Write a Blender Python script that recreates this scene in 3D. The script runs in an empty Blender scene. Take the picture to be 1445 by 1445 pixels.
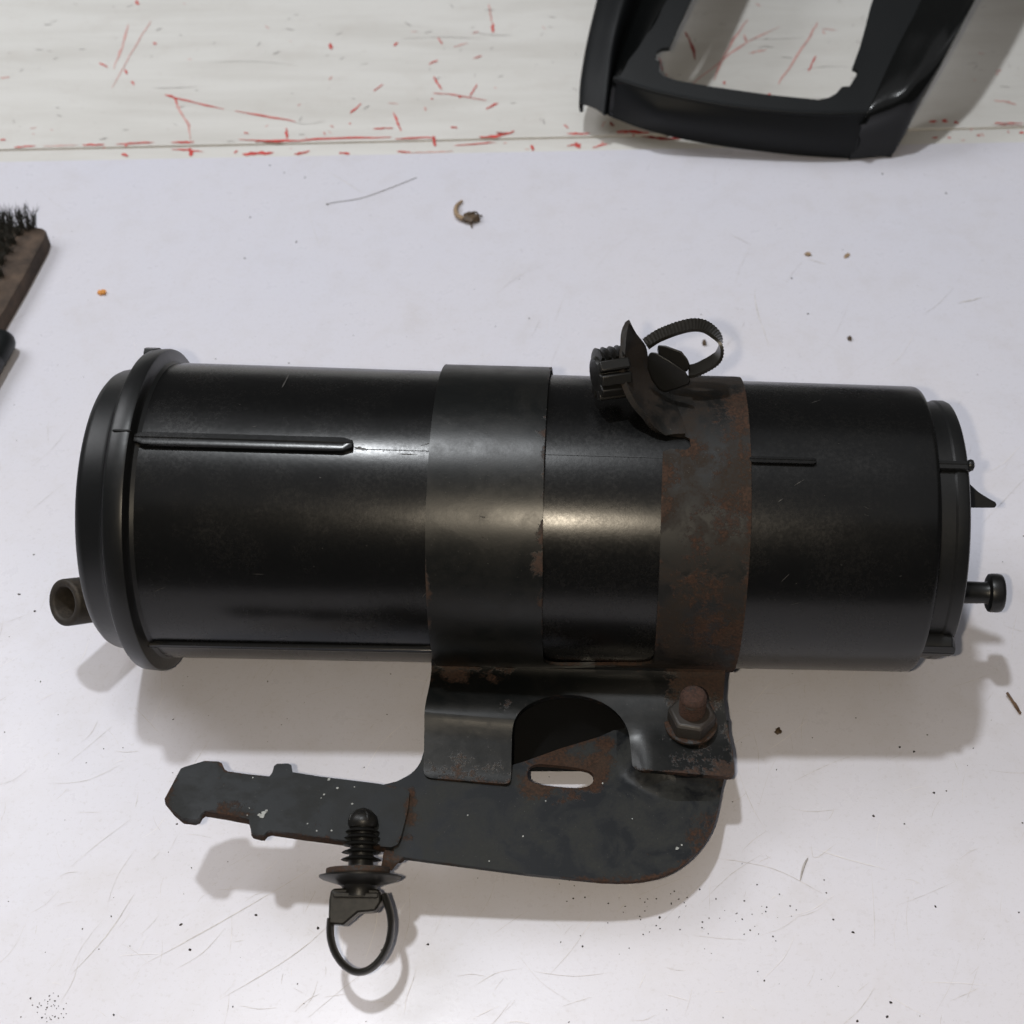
import bpy, bmesh, math, random
from mathutils import Vector, Matrix, noise
random.seed(7)
S = bpy.context.scene
COL = S.collection
# ------------------------------------------------------------------ units: 1 u = 0.2148 mm
K = 0.0002148
F = 2100.0; CX = 843.0; CY = 722.0; V = math.radians(40.0)
D_ = Vector((0, math.sin(V), -math.cos(V)))      # viewing direction
UP = Vector((0, math.cos(V), math.sin(V)))
RT = Vector((1, 0, 0))
T = Vector((0, 0, 224.0))                        # a point inside the canister, in u
CAM = T - D_ * F

# ------------------------------------------------------------------ camera
cd = bpy.data.cameras.new('camera'); cam = bpy.data.objects.new('camera', cd); COL.objects.link(cam)
cam.location = CAM * K
cam.rotation_euler = (V, 0, 0)
cd.sensor_width = 36; cd.lens = 36 * F / 1445.0
cd.shift_x = -(CX - 722.5) / 1445.0
cd.clip_start = 0.01; cd.clip_end = 50
cd.dof.use_dof = True; cd.dof.focus_distance = 2010 * K; cd.dof.aperture_fstop = 20
S.camera = cam
# ------------------------------------------------------------------ world and lamps
w = bpy.data.worlds.new('World'); S.world = w; w.use_nodes = True
bg = w.node_tree.nodes['Background']
bg.inputs[0].default_value = (1.0, 0.97, 0.95, 1); bg.inputs[1].default_value = 0.065

def lamp(name, kind, loc, energy, color, **kw):
    l = bpy.data.lights.new(name, kind); l.energy = energy; l.color = color
    for a, b in kw.items(): setattr(l, a, b)
    o = bpy.data.objects.new(name, l); COL.objects.link(o); o.location = loc
    return o
lamp('ceiling_bulb', 'POINT', Vector((-1367, 1668, 9174)) * K, 63.0, (0.94, 0.97, 1.0), shadow_soft_size=0.055)
# the phone's own warm torch beside its lens
lamp('phone_torch', 'POINT', (CAM - RT * 95 - D_ * 20) * K, 3.1, (1.0, 0.86, 0.66), shadow_soft_size=0.004)
cp = lamp('ceiling_fill', 'AREA', (0.3, 0.1, 2.3), 9.0, (0.97, 0.97, 1.0), size=3.4)  # added soft fill, stands in for ceiling bounce and lifts the front shadows
sl = lamp('side_fill', 'AREA', (-0.80, 0.42, 0.85), 5.0, (0.96, 0.97, 1.0), size=0.5)  # added fill, no such source seen; brightens the sheet's left and the shadows
sl.rotation_euler = (Vector((-0.05, 0.05, 0)) - Vector(sl.location)).to_track_quat('-Z', 'Y').to_euler()
S.view_settings.view_transform = 'Standard'; S.view_settings.look = 'None'
S.view_settings.exposure = 0; S.view_settings.gamma = 1
S.render.engine = 'CYCLES'
S.cycles.use_denoising = True
S.cycles.max_bounces = 8

# ------------------------------------------------------------------ projection helpers (u)
def ray(px, py): return D_ + RT * ((px - CX) / F) + UP * ((CY - py) / F)
def P(px, py, tw=0.0): return CAM + ray(px, py) * (F - tw)
def G(px, py, z=0.0):
    r = ray(px, py); return CAM + r * ((z - CAM.z) / r.z)
def onplane(px, py, o, n):
    r = ray(px, py); return CAM + r * ((o - CAM).dot(n) / r.dot(n))
A0 = P(245, 719); A1 = P(1283, 746)
AX = (A1 - A0).normalized(); NN = -D_; UU = NN.cross(AX)
if UU.dot(UP) < 0: UU = -UU
def cyl(a, th, r): return A0 + AX * (a - 245) + (NN * math.cos(th) + UU * math.sin(th)) * r
def raycyl(px, py, r):
    d = ray(px, py); o = CAM - A0
    d2 = d - AX * d.dot(AX); o2 = o - AX * o.dot(AX)
    a = d2.dot(d2); b = 2 * d2.dot(o2); c = o2.dot(o2) - r * r
    disc = b * b - 4 * a * c
    if disc < 0: disc = 0
    X = CAM + d * ((-b - math.sqrt(disc)) / (2 * a))
    q = X - A0
    return 245 + q.dot(AX), math.atan2(q.dot(UU), q.dot(NN))
def rbody(a): return 207.0 - (a - 245) / 1038.0 * 6.5
def sm(e0, e1, x):
    t = max(0.0, min(1.0, (x - e0) / (e1 - e0))); return t * t * (3 - 2 * t)

# ------------------------------------------------------------------ object helpers
ORG = {}
def thing(name, label, cat, loc_u, group=None):
    o = bpy.data.objects.new(name, None); COL.objects.link(o)
    o.empty_display_size = 0.01
    o.location = loc_u * K; o['label'] = label; o['category'] = cat
    if group: o['group'] = group
    ORG[o] = loc_u.copy(); return o
def mk(name, verts, faces, mat, parent=None, smooth=40, bevel=0, segs=2, kind=None, label=None, cat=None, attrs=None, group=None):
    org = ORG.get(parent, Vector((0, 0, 0)))
    me = bpy.data.meshes.new(name)
    me.from_pydata([tuple((Vector(v) - org) * K) for v in verts], [], faces)
    me.validate(); me.update()
    if attrs:
        for an, vals in attrs.items():
            if len(vals) == len(me.vertices):
                at = me.attributes.new(an, 'FLOAT', 'POINT')
                at.data.foreach_set('value', vals)
    bm = bmesh.new(); bm.from_mesh(me)
    bmesh.ops.recalc_face_normals(bm, faces=bm.faces)
    bm.to_mesh(me); bm.free()
    o = bpy.data.objects.new(name, me); COL.objects.link(o)
    if parent:
        o.parent = parent
    ORG[o] = org
    me.materials.append(mat)
    if smooth is not None:
        for p in me.polygons: p.use_smooth = True
        me.set_sharp_from_angle(angle=math.radians(smooth))
    if bevel:
        b = o.modifiers.new('bevel', 'BEVEL'); b.width = bevel * K; b.segments = segs
        b.limit_method = 'ANGLE'; b.angle_limit = math.radians(38); b.harden_normals = False
    if kind: o['kind'] = kind
    if label: o['label'] = label
    if cat: o['category'] = cat
    if group: o['group'] = group
    return o

def frame_of(axis):
    axis = axis.normalized()
    h = Vector((0, 0, 1)) if abs(axis.z) < 0.9 else Vector((1, 0, 0))
    x = h.cross(axis).normalized(); y = axis.cross(x)
    return x, y, axis
def revolve(o, axis, prof, n=64, x=None, arc=None, close=True):
    """prof: list of (t, r). returns verts, faces"""
    if x is None: x, y, axis = frame_of(axis)
    else:
        axis = axis.normalized(); x = (x - axis * x.dot(axis)).normalized(); y = axis.cross(x)
    vs = []; fs = []
    a0, a1 = arc if arc else (0, 2 * math.pi)
    m = n if not arc else n + 1
    for t, r in prof:
        for i in range(m):
            an = a0 + (a1 - a0) * i / n
            vs.append(o + axis * t + (x * math.cos(an) + y * math.sin(an)) * r)
    for j in range(len(prof) - 1):
        for i in range(n):
            i2 = (i + 1) % m if not arc else i + 1
            fs.append((j * m + i, j * m + i2, (j + 1) * m + i2, (j + 1) * m + i))
    if close and not arc:
        fs.append(tuple(range(n))[::-1]); b = (len(prof) - 1) * m; fs.append(tuple(range(b, b + n)))
    return vs, fs
def join(*parts):
    V_ = []; F_ = []
    for v, f in parts:
        b = len(V_); V_ += list(v); F_ += [tuple(i + b for i in q) for q in f]
    return V_, F_
def prism(pts_top, off):
    """closed polygon of 3d points extruded by vector off"""
    n = len(pts_top); vs = list(pts_top) + [p + off for p in pts_top]
    fs = [tuple(range(n)), tuple(range(2 * n - 1, n - 1, -1))]
    fs += [(i, (i + 1) % n, n + (i + 1) % n, n + i) for i in range(n)]
    return vs, fs
def cr(p0, p1, p2, p3, t):
    return 0.5 * ((2 * p1) + (p2 - p0) * t + (2 * p0 - 5 * p1 + 4 * p2 - p3) * t * t + (3 * p1 - p0 - 3 * p2 + p3) * t ** 3)
def catmull(pts, n, closed=False):
    out = []; m = len(pts)
    rng = range(m) if closed else range(m - 1)
    for i in rng:
        if closed: q = [pts[(i + k) % m] for k in (-1, 0, 1, 2)]
        else: q = [pts[max(0, i - 1)], pts[i], pts[i + 1], pts[min(m - 1, i + 2)]]
        for j in range(n): out.append(cr(*q, j / n))
    if not closed: out.append(pts[-1].copy())
    return out
def smooth2(pts, n=4, closed=True):
    return [(v.x, v.y) for v in catmull([Vector((a, b, 0)) for a, b in pts], n, closed)]
def loft(rows, nu=4, nv=4, thick=None, tdir=None):
    """rows of 3d points, equal length; catmull in both directions; optional thickness"""
    R = [catmull(r, nu) for r in rows]
    C = [catmull([R[i][j] for i in range(len(R))], nv) for j in range(len(R[0]))]
    nc = len(C); nr = len(C[0])
    vs = [C[j][i] for i in range(nr) for j in range(nc)]
    fs = [(i * nc + j, i * nc + j + 1, (i + 1) * nc + j + 1, (i + 1) * nc + j) for i in range(nr - 1) for j in range(nc - 1)]
    if thick:
        nrm = [Vector((0, 0, 0)) for _ in vs]
        for q in fs:
            a = (vs[q[2]] - vs[q[0]]).cross(vs[q[3]] - vs[q[1]])
            for i in q: nrm[i] += a
        b = len(vs)
        sgn = 1
        if tdir is not None:
            s = Vector((0, 0, 0))
            for a in nrm: s += a
            sgn = 1 if s.dot(tdir) > 0 else -1
        vs = vs + [v + a.normalized() * thick * sgn for v, a in zip(vs, nrm)]
        fs2 = [tuple(i + b for i in q[::-1]) for q in fs]
        rim = [i for i in range(nc)] + [i * nc + nc - 1 for i in range(1, nr)] + [(nr - 1) * nc + j for j in range(nc - 2, -1, -1)] + [i * nc for i in range(nr - 2, 0, -1)]
        fs3 = [(rim[i], rim[(i + 1) % len(rim)], rim[(i + 1) % len(rim)] + b, rim[i] + b) for i in range(len(rim))]
        fs = fs + fs2 + fs3
    return vs, fs
def tube(path, r, n=12, closed=False, ry=None, side=None):
    vs = []; fs = []; m = len(path)
    prev = None
    for i, p in enumerate(path):
        if closed: t = path[(i + 1) % m] - path[i - 1]
        else: t = path[min(m - 1, i + 1)] - path[max(0, i - 1)]
        t.normalize()
        if side is not None: x = (side - t * side.dot(t)).normalized()
        else:
            if prev is None: x, _, _ = frame_of(t)
            else: x = (prev - t * prev.dot(t)).normalized()
            prev = x
        y = t.cross(x)
        rr = r[i] if isinstance(r, (list, tuple)) else r
        r2 = ry if ry is not None else rr
        for k in range(n):
            a = 2 * math.pi * k / n
            vs.append(p + x * math.cos(a) * rr + y * math.sin(a) * r2)
    for i in range(m if closed else m - 1):
        i2 = (i + 1) % m
        for k in range(n):
            k2 = (k + 1) % n
            fs.append((i * n + k, i * n + k2, i2 * n + k2, i2 * n + k))
    if not closed:
        fs.append(tuple(range(n))[::-1]); fs.append(tuple(range((m - 1) * n, m * n)))
    return vs, fs
def strip(path, side, wdt, th, teeth=False):
    """flat strap swept along path; width along side"""
    vs = []; fs = []; m = len(path)
    for i, p in enumerate(path):
        t = (path[min(m - 1, i + 1)] - path[max(0, i - 1)]).normalized()
        s = (side - t * side.dot(t)).normalized(); nn = t.cross(s)
        tt = th * (0.80 if (teeth and i % 2) else 1.0)
        for a, b in ((-1, -1), (1, -1), (1, 1), (-1, 1)):
            vs.append(p + s * a * wdt / 2 + nn * (th / 2 if b > 0 else tt - th / 2) * (-1 if b < 0 else 1))
    for i in range(m - 1):
        for k in range(4):
            k2 = (k + 1) % 4
            fs.append((i * 4 + k, i * 4 + k2, i * 4 + 4 + k2, i * 4 + 4 + k))
    fs.append((3, 2, 1, 0)); b = 4 * (m - 1); fs.append((b, b + 1, b + 2, b + 3))
    return vs, fs
def seg_dist(p, a, b):
    ax, ay = a; bx, by = b; dx = bx - ax; dy = by - ay
    l = dx * dx + dy * dy
    t = 0 if l == 0 else max(0, min(1, ((p[0] - ax) * dx + (p[1] - ay) * dy) / l))
    return math.hypot(p[0] - ax - t * dx, p[1] - ay - t * dy)
def sheet(outline, holes, mapf, thick, su, sv, blobs=(), scale2=(1, 1), edgew=9.0, ref=None):
    """planar outline -> fine mesh -> mapf(u, v) -> 3d, with thickness; attrs 'edge' and 'rust'"""
    bm = bmesh.new()
    for loop in [outline] + list(holes):
        vv = [bm.verts.new((x, y, 0)) for x, y in loop]
        for i in range(len(vv)):
            try: bm.edges.new((vv[i], vv[(i + 1) % len(vv)]))
            except ValueError: pass
    bmesh.ops.triangle_fill(bm, use_beauty=True, use_dissolve=False, edges=bm.edges[:], normal=(0, 0, 1))
    xs = [p[0] for p in outline]; ys = [p[1] for p in outline]
    for i in range(1, int((max(xs) - min(xs)) / su) + 1):
        bmesh.ops.bisect_plane(bm, geom=bm.verts[:] + bm.edges[:] + bm.faces[:], dist=1e-4, plane_co=(min(xs) + i * su, 0, 0), plane_no=(1, 0, 0))
    for i in range(1, int((max(ys) - min(ys)) / sv) + 1):
        bmesh.ops.bisect_plane(bm, geom=bm.verts[:] + bm.edges[:] + bm.faces[:], dist=1e-4, plane_co=(0, min(ys) + i * sv, 0), plane_no=(0, 1, 0))
    bmesh.ops.remove_doubles(bm, verts=bm.verts[:], dist=1e-3)
    # drop faces inside holes
    def inside(pt, poly):
        c = False; n = len(poly)
        for i in range(n):
            a = poly[i]; b = poly[i - 1]
            if (a[1] > pt[1]) != (b[1] > pt[1]) and pt[0] < (b[0] - a[0]) * (pt[1] - a[1]) / (b[1] - a[1]) + a[0]: c = not c
        return c
    dead = []
    for f in bm.faces:
        c = f.calc_center_median()
        if not inside((c.x, c.y), outline) or any(inside((c.x, c.y), h) for h in holes): dead.append(f)
    if dead: bmesh.ops.delete(bm, geom=dead, context='FACES')
    bm.verts.index_update(); bm.faces.index_update()
    p2 = [(v.co.x, v.co.y) for v in bm.verts]
    e = 0.5 * min(su, sv) * 0.2
    top = []; bot = []
    for (x, y) in p2:
        o = mapf(x, y); dx = mapf(x + e, y) - mapf(x - e, y); dy = mapf(x, y + e) - mapf(x, y - e)
        n = dx.cross(dy).normalized()
        if n.dot((CAM - o) if ref is None else ref(o)) < 0: n = -n
        top.append(o); bot.append(o - n * thick)
    nv = len(top)
    fs = [tuple(v.index for v in f.verts) for f in bm.faces]
    fs2 = [tuple(i + nv for i in q[::-1]) for q in fs]
    side = []
    for ed in bm.edges:
        if len(ed.link_faces) == 1:
            a, b = ed.verts[0].index, ed.verts[1].index
            side.append((a, b, b + nv, a + nv))
    bm.free()
    segs = []
    for loop in [outline] + list(holes):
        for i in range(len(loop)):
            a = loop[i]; b = loop[(i + 1) % len(loop)]
            segs.append(((a[0] * scale2[0], a[1] * scale2[1]), (b[0] * scale2[0], b[1] * scale2[1])))
    ed = []; ru = []
    for (x, y), q in zip(p2, top):
        q2 = (x * scale2[0], y * scale2[1])
        dd = min(seg_dist(q2, a, b) for a, b in segs)
        ed.append(max(0.0, 1 - dd / edgew))
        r = 0.0
        for (bx, by, br, bs) in blobs:
            d2 = ((x - bx) * scale2[0]) ** 2 + ((y - by) * scale2[1]) ** 2
            r += bs * math.exp(-d2 / (br * br))
        ru.append(min(1.5, r))
    return top + bot, fs + fs2 + side, {'edge': ed + [1.0] * nv, 'rust': ru + ru}

# ------------------------------------------------------------------ materials
class M:
    def __init__(s, name):
        s.m = bpy.data.materials.new(name); s.m.use_nodes = True
        s.t = s.m.node_tree; s.n = s.t.nodes; s.b = s.n['Principled BSDF']
    def node(s, t, **kw):
        n = s.n.new(t)
        for a, b in kw.items():
            if a.startswith('_'): setattr(n, a[1:], b)
            else: n.inputs[a].default_value = b
        return n
    def link(s, a, b): s.t.links.new(a, b)
    def coord(s): 
        n = s.n.new('ShaderNodeTexCoord'); return n.outputs['Object']
    def noise(s, scale, detail=4, rough=0.55, dist=0.0, vec=None):
        n = s.n.new('ShaderNodeTexNoise'); n.inputs['Scale'].default_value = scale
        n.inputs['Detail'].default_value = detail; n.inputs['Roughness'].default_value = rough; n.inputs['Distortion'].default_value = dist
        s.link(vec if vec is not None else s.coord(), n.inputs['Vector']); return n.outputs['Fac']
    def ramp(s, fac, stops):
        n = s.n.new('ShaderNodeValToRGB'); el = n.color_ramp.elements
        while len(el) > len(stops): el.remove(el[-1])
        while len(el) < len(stops): el.new(0.5)
        for e, (p, c) in zip(el, stops):
            e.position = p; e.color = (c if isinstance(c, tuple) else (c, c, c)) + (1,)
        s.link(fac, n.inputs[0]); return n.outputs[0]
    def math(s, op, a, b=None, c=None, clamp=False):
        n = s.n.new('ShaderNodeMath'); n.operation = op; n.use_clamp = clamp
        for i, x in enumerate((a, b, c)):
            if x is None: continue
            if isinstance(x, (int, float)): n.inputs[i].default_value = x
            else: s.link(x, n.inputs[i])
        return n.outputs[0]
    def mix(s, fac, a, b):
        n = s.n.new('ShaderNodeMix'); n.data_type = 'RGBA'
        for i, x in ((0, fac), (6, a), (7, b)):
            if isinstance(x, (int, float)): n.inputs[i].default_value = x
            elif isinstance(x, tuple): n.inputs[i].default_value = x + (1,)
            else: s.link(x, n.inputs[i])
        return n.outputs[2]
    def attr(s, name):
        n = s.n.new('ShaderNodeAttribute'); n.attribute_name = name; return n.outputs['Fac']
    def col(s, x):
        if isinstance(x, tuple): s.b.inputs['Base Color'].default_value = x + (1,)
        else: s.link(x, s.b.inputs['Base Color'])
    def rough(s, x):
        if isinstance(x, (int, float)): s.b.inputs['Roughness'].default_value = x
        else: s.link(x, s.b.inputs['Roughness'])
    def bump(s, h, strength=0.2, dist=0.0003):
        n = s.n.new('ShaderNodeBump'); n.inputs['Strength'].default_value = strength; n.inputs['Distance'].default_value = dist
        s.link(h, n.inputs['Height']); s.link(n.outputs[0], s.b.inputs['Normal'])

def plastic(name, base=(0.003, 0.0032, 0.0034), dust=(0.016, 0.014, 0.012), r0=0.25, r1=0.42, amount=0.4, fine=0.08, ior=1.43):
    m = M(name)
    n1 = m.noise(60, 5, 0.65); n2 = m.noise(900, 3, 0.7); n3 = m.noise(2600, 2, 0.6)
    d = m.math('MULTIPLY', m.ramp(n1, [(0.42, 0.0), (0.75, 1.0)]), m.ramp(n2, [(0.40, 0.0), (0.72, 1.0)]))
    sp = m.ramp(n3, [(0.70, 0.0), (0.78, 1.0)])
    f = m.math('ADD', m.math('MULTIPLY', d, amount), m.math('MULTIPLY', sp, fine), clamp=True)
    m.col(m.mix(f, base, dust))
    rr = m.math('ADD', m.math('MULTIPLY', n1, 0.10), m.math('MULTIPLY', n2, 0.10))
    m.rough(m.math('ADD', m.math('ADD', rr, r0 - 0.10), m.math('MULTIPLY', f, r1 - r0)))
    m.bump(m.math('ADD', n2, m.math('MULTIPLY', n1, 3.0)), 0.10, 0.0001)
    m.b.inputs['IOR'].default_value = ior
    return m.m
MAT_BODY = plastic('black_plastic')
MAT_CAP = plastic('black_cap_plastic', base=(0.006, 0.0065, 0.007), r0=0.36, r1=0.52, amount=0.3)
MAT_LIP = plastic('black_lip_plastic', base=(0.0065, 0.007, 0.0075), r0=0.38, amount=0.35)
MAT_CLIP = plastic('black_nylon', base=(0.009, 0.009, 0.0085), dust=(0.035, 0.024, 0.017), r0=0.40, amount=0.4, ior=1.4)
MAT_TIE = plastic('grey_nylon', base=(0.014, 0.013, 0.011), dust=(0.05, 0.04, 0.03), r0=0.30, amount=0.3)
MAT_CONSOLE = plastic('satin_console_plastic', base=(0.003, 0.004, 0.0048), r0=0.5, r1=0.6, amount=0.2, ior=1.32)
MAT_GLOSS = plastic('gloss_console_plastic', base=(0.004, 0.0045, 0.0045), r0=0.16, r1=0.4, amount=0.15)
MAT_ROD = plastic('black_handle_plastic', base=(0.007, 0.009, 0.010), r0=0.42, amount=0.2)
MAT_RUBBER = plastic('dusty_brown_rubber', base=(0.022, 0.018, 0.014), dust=(0.085, 0.068, 0.050), r0=0.6, r1=0.8, amount=0.9)
MAT_DUSTY = plastic('dusty_grey_plastic', base=(0.16, 0.14, 0.12), dust=(0.25, 0.22, 0.19), r0=0.6, amount=0.8)

def steel(name, paint=(0.014, 0.017, 0.019), bias=0.0, dustc=(0.075, 0.062, 0.050), dusta=0.35, r0=0.36, rustc=((0.020, 0.012, 0.0085), (0.060, 0.030, 0.0185)), ior=1.48):
    m = M(name)
    e = m.attr('edge'); ru = m.attr('rust')
    n1 = m.noise(55, 6, 0.6); n2 = m.noise(260, 6, 0.65); n3 = m.noise(1300, 4, 0.65); n4 = m.noise(85, 6, 0.62, 0.5)
    e2 = m.math('MULTIPLY', m.math('POWER', e, 1.6), m.ramp(n1, [(0.42, 0.0), (0.62, 1.0)]))
    s = m.math('ADD', m.math('MULTIPLY', e2, 0.55), ru)
    s = m.math('ADD', s, m.math('MULTIPLY', m.math('SUBTRACT', n2, 0.5), 1.5))
    s = m.math('ADD', s, m.math('MULTIPLY', m.math('SUBTRACT', n3, 0.5), 0.6))
    s = m.math('ADD', s, bias)
    fr = m.ramp(s, [(0.34, 0.0), (0.62, 1.0)])
    rust = m.mix(m.ramp(n3, [(0.35, 0.0), (0.68, 1.0)]), rustc[0], rustc[1])
    rust = m.mix(m.math('MULTIPLY', m.ramp(n4, [(0.45, 0.0), (0.7, 1.0)]), 0.45), rust, (0.05, 0.038, 0.030))
    fd = m.math('MULTIPLY', m.math('MULTIPLY', m.ramp(n4, [(0.42, 0.0), (0.58, 1.0)]), m.ramp(n3, [(0.30, 0.3), (0.7, 1.0)])), dusta)
    sp = m.ramp(m.noise(2200, 2, 0.5), [(0.735, 0.0), (0.76, 1.0)])
    pc = m.mix(fd, paint, dustc)
    pc = m.mix(m.math('MULTIPLY', sp, 0.25), pc, (0.30, 0.29, 0.27))
    m.col(m.mix(fr, pc, rust))
    rr = m.math('ADD', m.math('MULTIPLY', n2, 0.12), r0 - 0.05)
    rr = m.math('ADD', rr, m.math('MULTIPLY', fd, 0.5))
    m.rough(m.math('ADD', rr, m.math('MULTIPLY', fr, 0.42), clamp=True))
    m.b.inputs['IOR'].default_value = ior
    m.bump(m.math('ADD', m.math('MULTIPLY', fr, 0.8), m.math('MULTIPLY', n3, m.math('ADD', m.math('MULTIPLY', fr, 0.8), 0.12))), 0.35, 0.00022)
    return m.m
MAT_STRAP = steel('black_painted_steel', paint=(0.0045, 0.0052, 0.0052), dustc=(0.026, 0.022, 0.017), dusta=0.16, r0=0.30, ior=1.43)
MAT_RSTRAP = steel('grimy_painted_steel', paint=(0.005, 0.0049, 0.0045), dusta=1.0, dustc=(0.026, 0.0175, 0.012), r0=0.5, bias=0.05, ior=1.42)
MAT_PLATE = steel('scuffed_plate_steel', paint=(0.0032, 0.0046, 0.0068), dusta=1.0, dustc=(0.031, 0.033, 0.032), r0=0.46, ior=1.4)
MAT_ARM = steel('scuffed_arm_steel', paint=(0.0036, 0.0052, 0.0066), dusta=0.9, dustc=(0.025, 0.027, 0.028), r0=0.46, ior=1.4)
m_ = M('arch_shade_black'); m_.col((0.003, 0.003, 0.003)); m_.rough(0.85); m_.b.inputs['IOR'].default_value = 1.25; MAT_ARCH_SHADE = m_.m  # shade colour for the added panel behind the flap's arch
MAT_RUST = steel('rusty_steel', bias=0.6, r0=0.5)
MAT_NUT = steel('tarnished_nut_steel', paint=(0.036, 0.034, 0.032), dusta=0.6, dustc=(0.035, 0.022, 0.015), bias=0.16, r0=0.34)
MAT_BOLT = steel('rusty_bolt_steel', bias=0.7, r0=0.45, rustc=((0.028, 0.015, 0.011), (0.075, 0.038, 0.028)))

def table(name, base, tint, r, scratch=True):
    m = M(name)
    n1 = m.noise(9, 5, 0.6); n2 = m.noise(60, 5, 0.65); n3 = m.noise(700, 3, 0.6)
    c = m.mix(m.ramp(n1, [(0.35, 0.0), (0.7, 1.0)]), base, tint)
    c = m.mix(m.math('MULTIPLY', m.ramp(n2, [(0.5, 0.0), (0.8, 1.0)]), 0.22), c, (0.50, 0.46, 0.43))
    c = m.mix(m.math('MULTIPLY', m.ramp(n3, [(0.56, 0.0), (0.74, 1.0)]), 0.20), c, (0.42, 0.39, 0.37))
    n5 = m.noise(24, 6, 0.7, 0.8); n6 = m.noise(1900, 2, 0.5)
    c = m.mix(m.math('MULTIPLY', m.ramp(n5, [(0.56, 0.0), (0.74, 1.0)]), 0.16), c, (0.50, 0.46, 0.42))
    c = m.mix(m.math('MULTIPLY', m.ramp(n6, [(0.66, 0.0), (0.74, 1.0)]), 0.28), c, (0.36, 0.33, 0.32))
    m.col(c)
    m.rough(m.math('ADD', m.math('MULTIPLY', n2, 0.20), r - 0.1))
    m.bump(m.math('ADD', n3, m.math('MULTIPLY', n2, 2.0)), 0.06, 0.0002)
    return m.m
MAT_SHEET = table('white_laminate', (0.69, 0.69, 0.765), (0.70, 0.69, 0.745), 0.30)
def boardmat():
    m = M('white_painted_board')
    mp = m.n.new('ShaderNodeMapping'); mp.inputs['Scale'].default_value = (0.25, 1.6, 1)
    m.link(m.coord(), mp.inputs['Vector'])
    n1 = m.noise(30, 6, 0.65, 0.3, mp.outputs[0]); n2 = m.noise(45, 5, 0.65); n3 = m.noise(420, 4, 0.6)
    c = m.mix(m.ramp(n1, [(0.42, 0.0), (0.66, 1.0)]), (0.72, 0.71, 0.68), (0.64, 0.625, 0.59))
    c = m.mix(m.math('MULTIPLY', m.ramp(n2, [(0.55, 0.0), (0.8, 1.0)]), 0.25), c, (0.52, 0.47, 0.42))
    c = m.mix(m.math('MULTIPLY', m.ramp(n3, [(0.62, 0.0), (0.75, 1.0)]), 0.25), c, (0.45, 0.40, 0.37))
    m.col(c); m.rough(0.42); m.bump(n1, 0.08, 0.0004); return m.m
MAT_BOARD = boardmat()
def flat(name, c, r=0.6, var=0.25, sc=400):
    m = M(name); n = m.noise(sc, 4, 0.6)
    d = tuple(x * (1 - var) for x in c); l = tuple(min(1, x * (1 + var)) for x in c)
    m.col(m.mix(m.ramp(n, [(0.3, 0.0), (0.7, 1.0)]), d, l)); m.rough(r); return m.m
MAT_RED = flat('red_paint_mark', (0.60, 0.075, 0.065), 0.5)
MAT_PINK = flat('faint_red_mark', (0.64, 0.36, 0.33), 0.5)
MAT_DARKRED = flat('dark_red_mark', (0.33, 0.045, 0.04), 0.5)
MAT_GREYMARK = flat('grey_mark', (0.40, 0.38, 0.37), 0.5)
MAT_SCR = flat('hairline_scratch', (0.60, 0.58, 0.58), 0.5)
MAT_SCRL = flat('pale_scratch', (0.82, 0.80, 0.80), 0.4, 0.05)
MAT_SCUFF = flat('pale_scuff', (0.045, 0.043, 0.040), 0.6)
MAT_CHIP = flat('pale_paint_chip', (0.27, 0.28, 0.27), 0.5)
MAT_SPECK = flat('dark_grit', (0.035, 0.030, 0.028), 0.7)
MAT_GROOVE = flat('seam_dirt', (0.46, 0.42, 0.37), 0.8)
MAT_ORANGE = flat('orange_crumb', (0.72, 0.30, 0.06), 0.6)
MAT_HUSK = flat('tan_husk', (0.34, 0.24, 0.15), 0.6, 0.4, 900)
MAT_HUSKD = flat('brown_husk', (0.085, 0.055, 0.030), 0.55, 0.5, 900)
MAT_HAIR = flat('dark_hair', (0.20, 0.19, 0.18), 0.5)
MAT_TWIG = flat('brown_twig', (0.14, 0.085, 0.05), 0.7)
def wood():
    m = M('grimy_brown_wood'); n1 = m.noise(120, 6, 0.65); n2 = m.noise(700, 4, 0.6)
    c = m.mix(m.ramp(n1, [(0.35, 0.0), (0.68, 1.0)]), (0.030, 0.020, 0.014), (0.105, 0.070, 0.048))
    c = m.mix(m.math('MULTIPLY', m.ramp(n2, [(0.5, 0.0), (0.75, 1.0)]), 0.5), c, (0.05, 0.035, 0.025))
    m.col(c); m.rough(0.8); m.bump(n1, 0.4, 0.0006); return m.m
MAT_WOOD = wood()
MAT_BRISTLE = flat('dark_bristle', (0.035, 0.034, 0.028), 0.55)

# ================================================================== the table
def quadslab(name, a, b, c, d, z0, z1, mat):
    vs = [Vector((p.x, p.y, z)) for z in (z0, z1) for p in (a, b, c, d)]
    fs = [(0, 1, 2, 3), (7, 6, 5, 4)] + [(i, (i + 1) % 4, 4 + (i + 1) % 4, 4 + i) for i in range(4)]
    return mk(name, vs, fs, mat, None, smooth=None, kind='structure')
def edge_at(l, r, z, x):
    a = G(*l, z); b = G(*r, z); t = (x - a.x) / (b.x - a.x); return a + (b - a) * t
XL, XR = -2600.0, 2600.0
e0 = edge_at((0, 228), (1445, 200), 0, XL); e1 = edge_at((0, 228), (1445, 200), 0, XR)
sheet_o = quadslab('table_sheet', Vector((XL, -1700, 0)), Vector((XR, -1700, 0)), e1, e0, -5, 0, MAT_SHEET)
ZB = -6.0
g0 = edge_at((0, 211), (1445, 179), ZB, XL); g1 = edge_at((0, 211), (1445, 179), ZB, XR)
gap = Vector((0, 3.5, 0))
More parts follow.
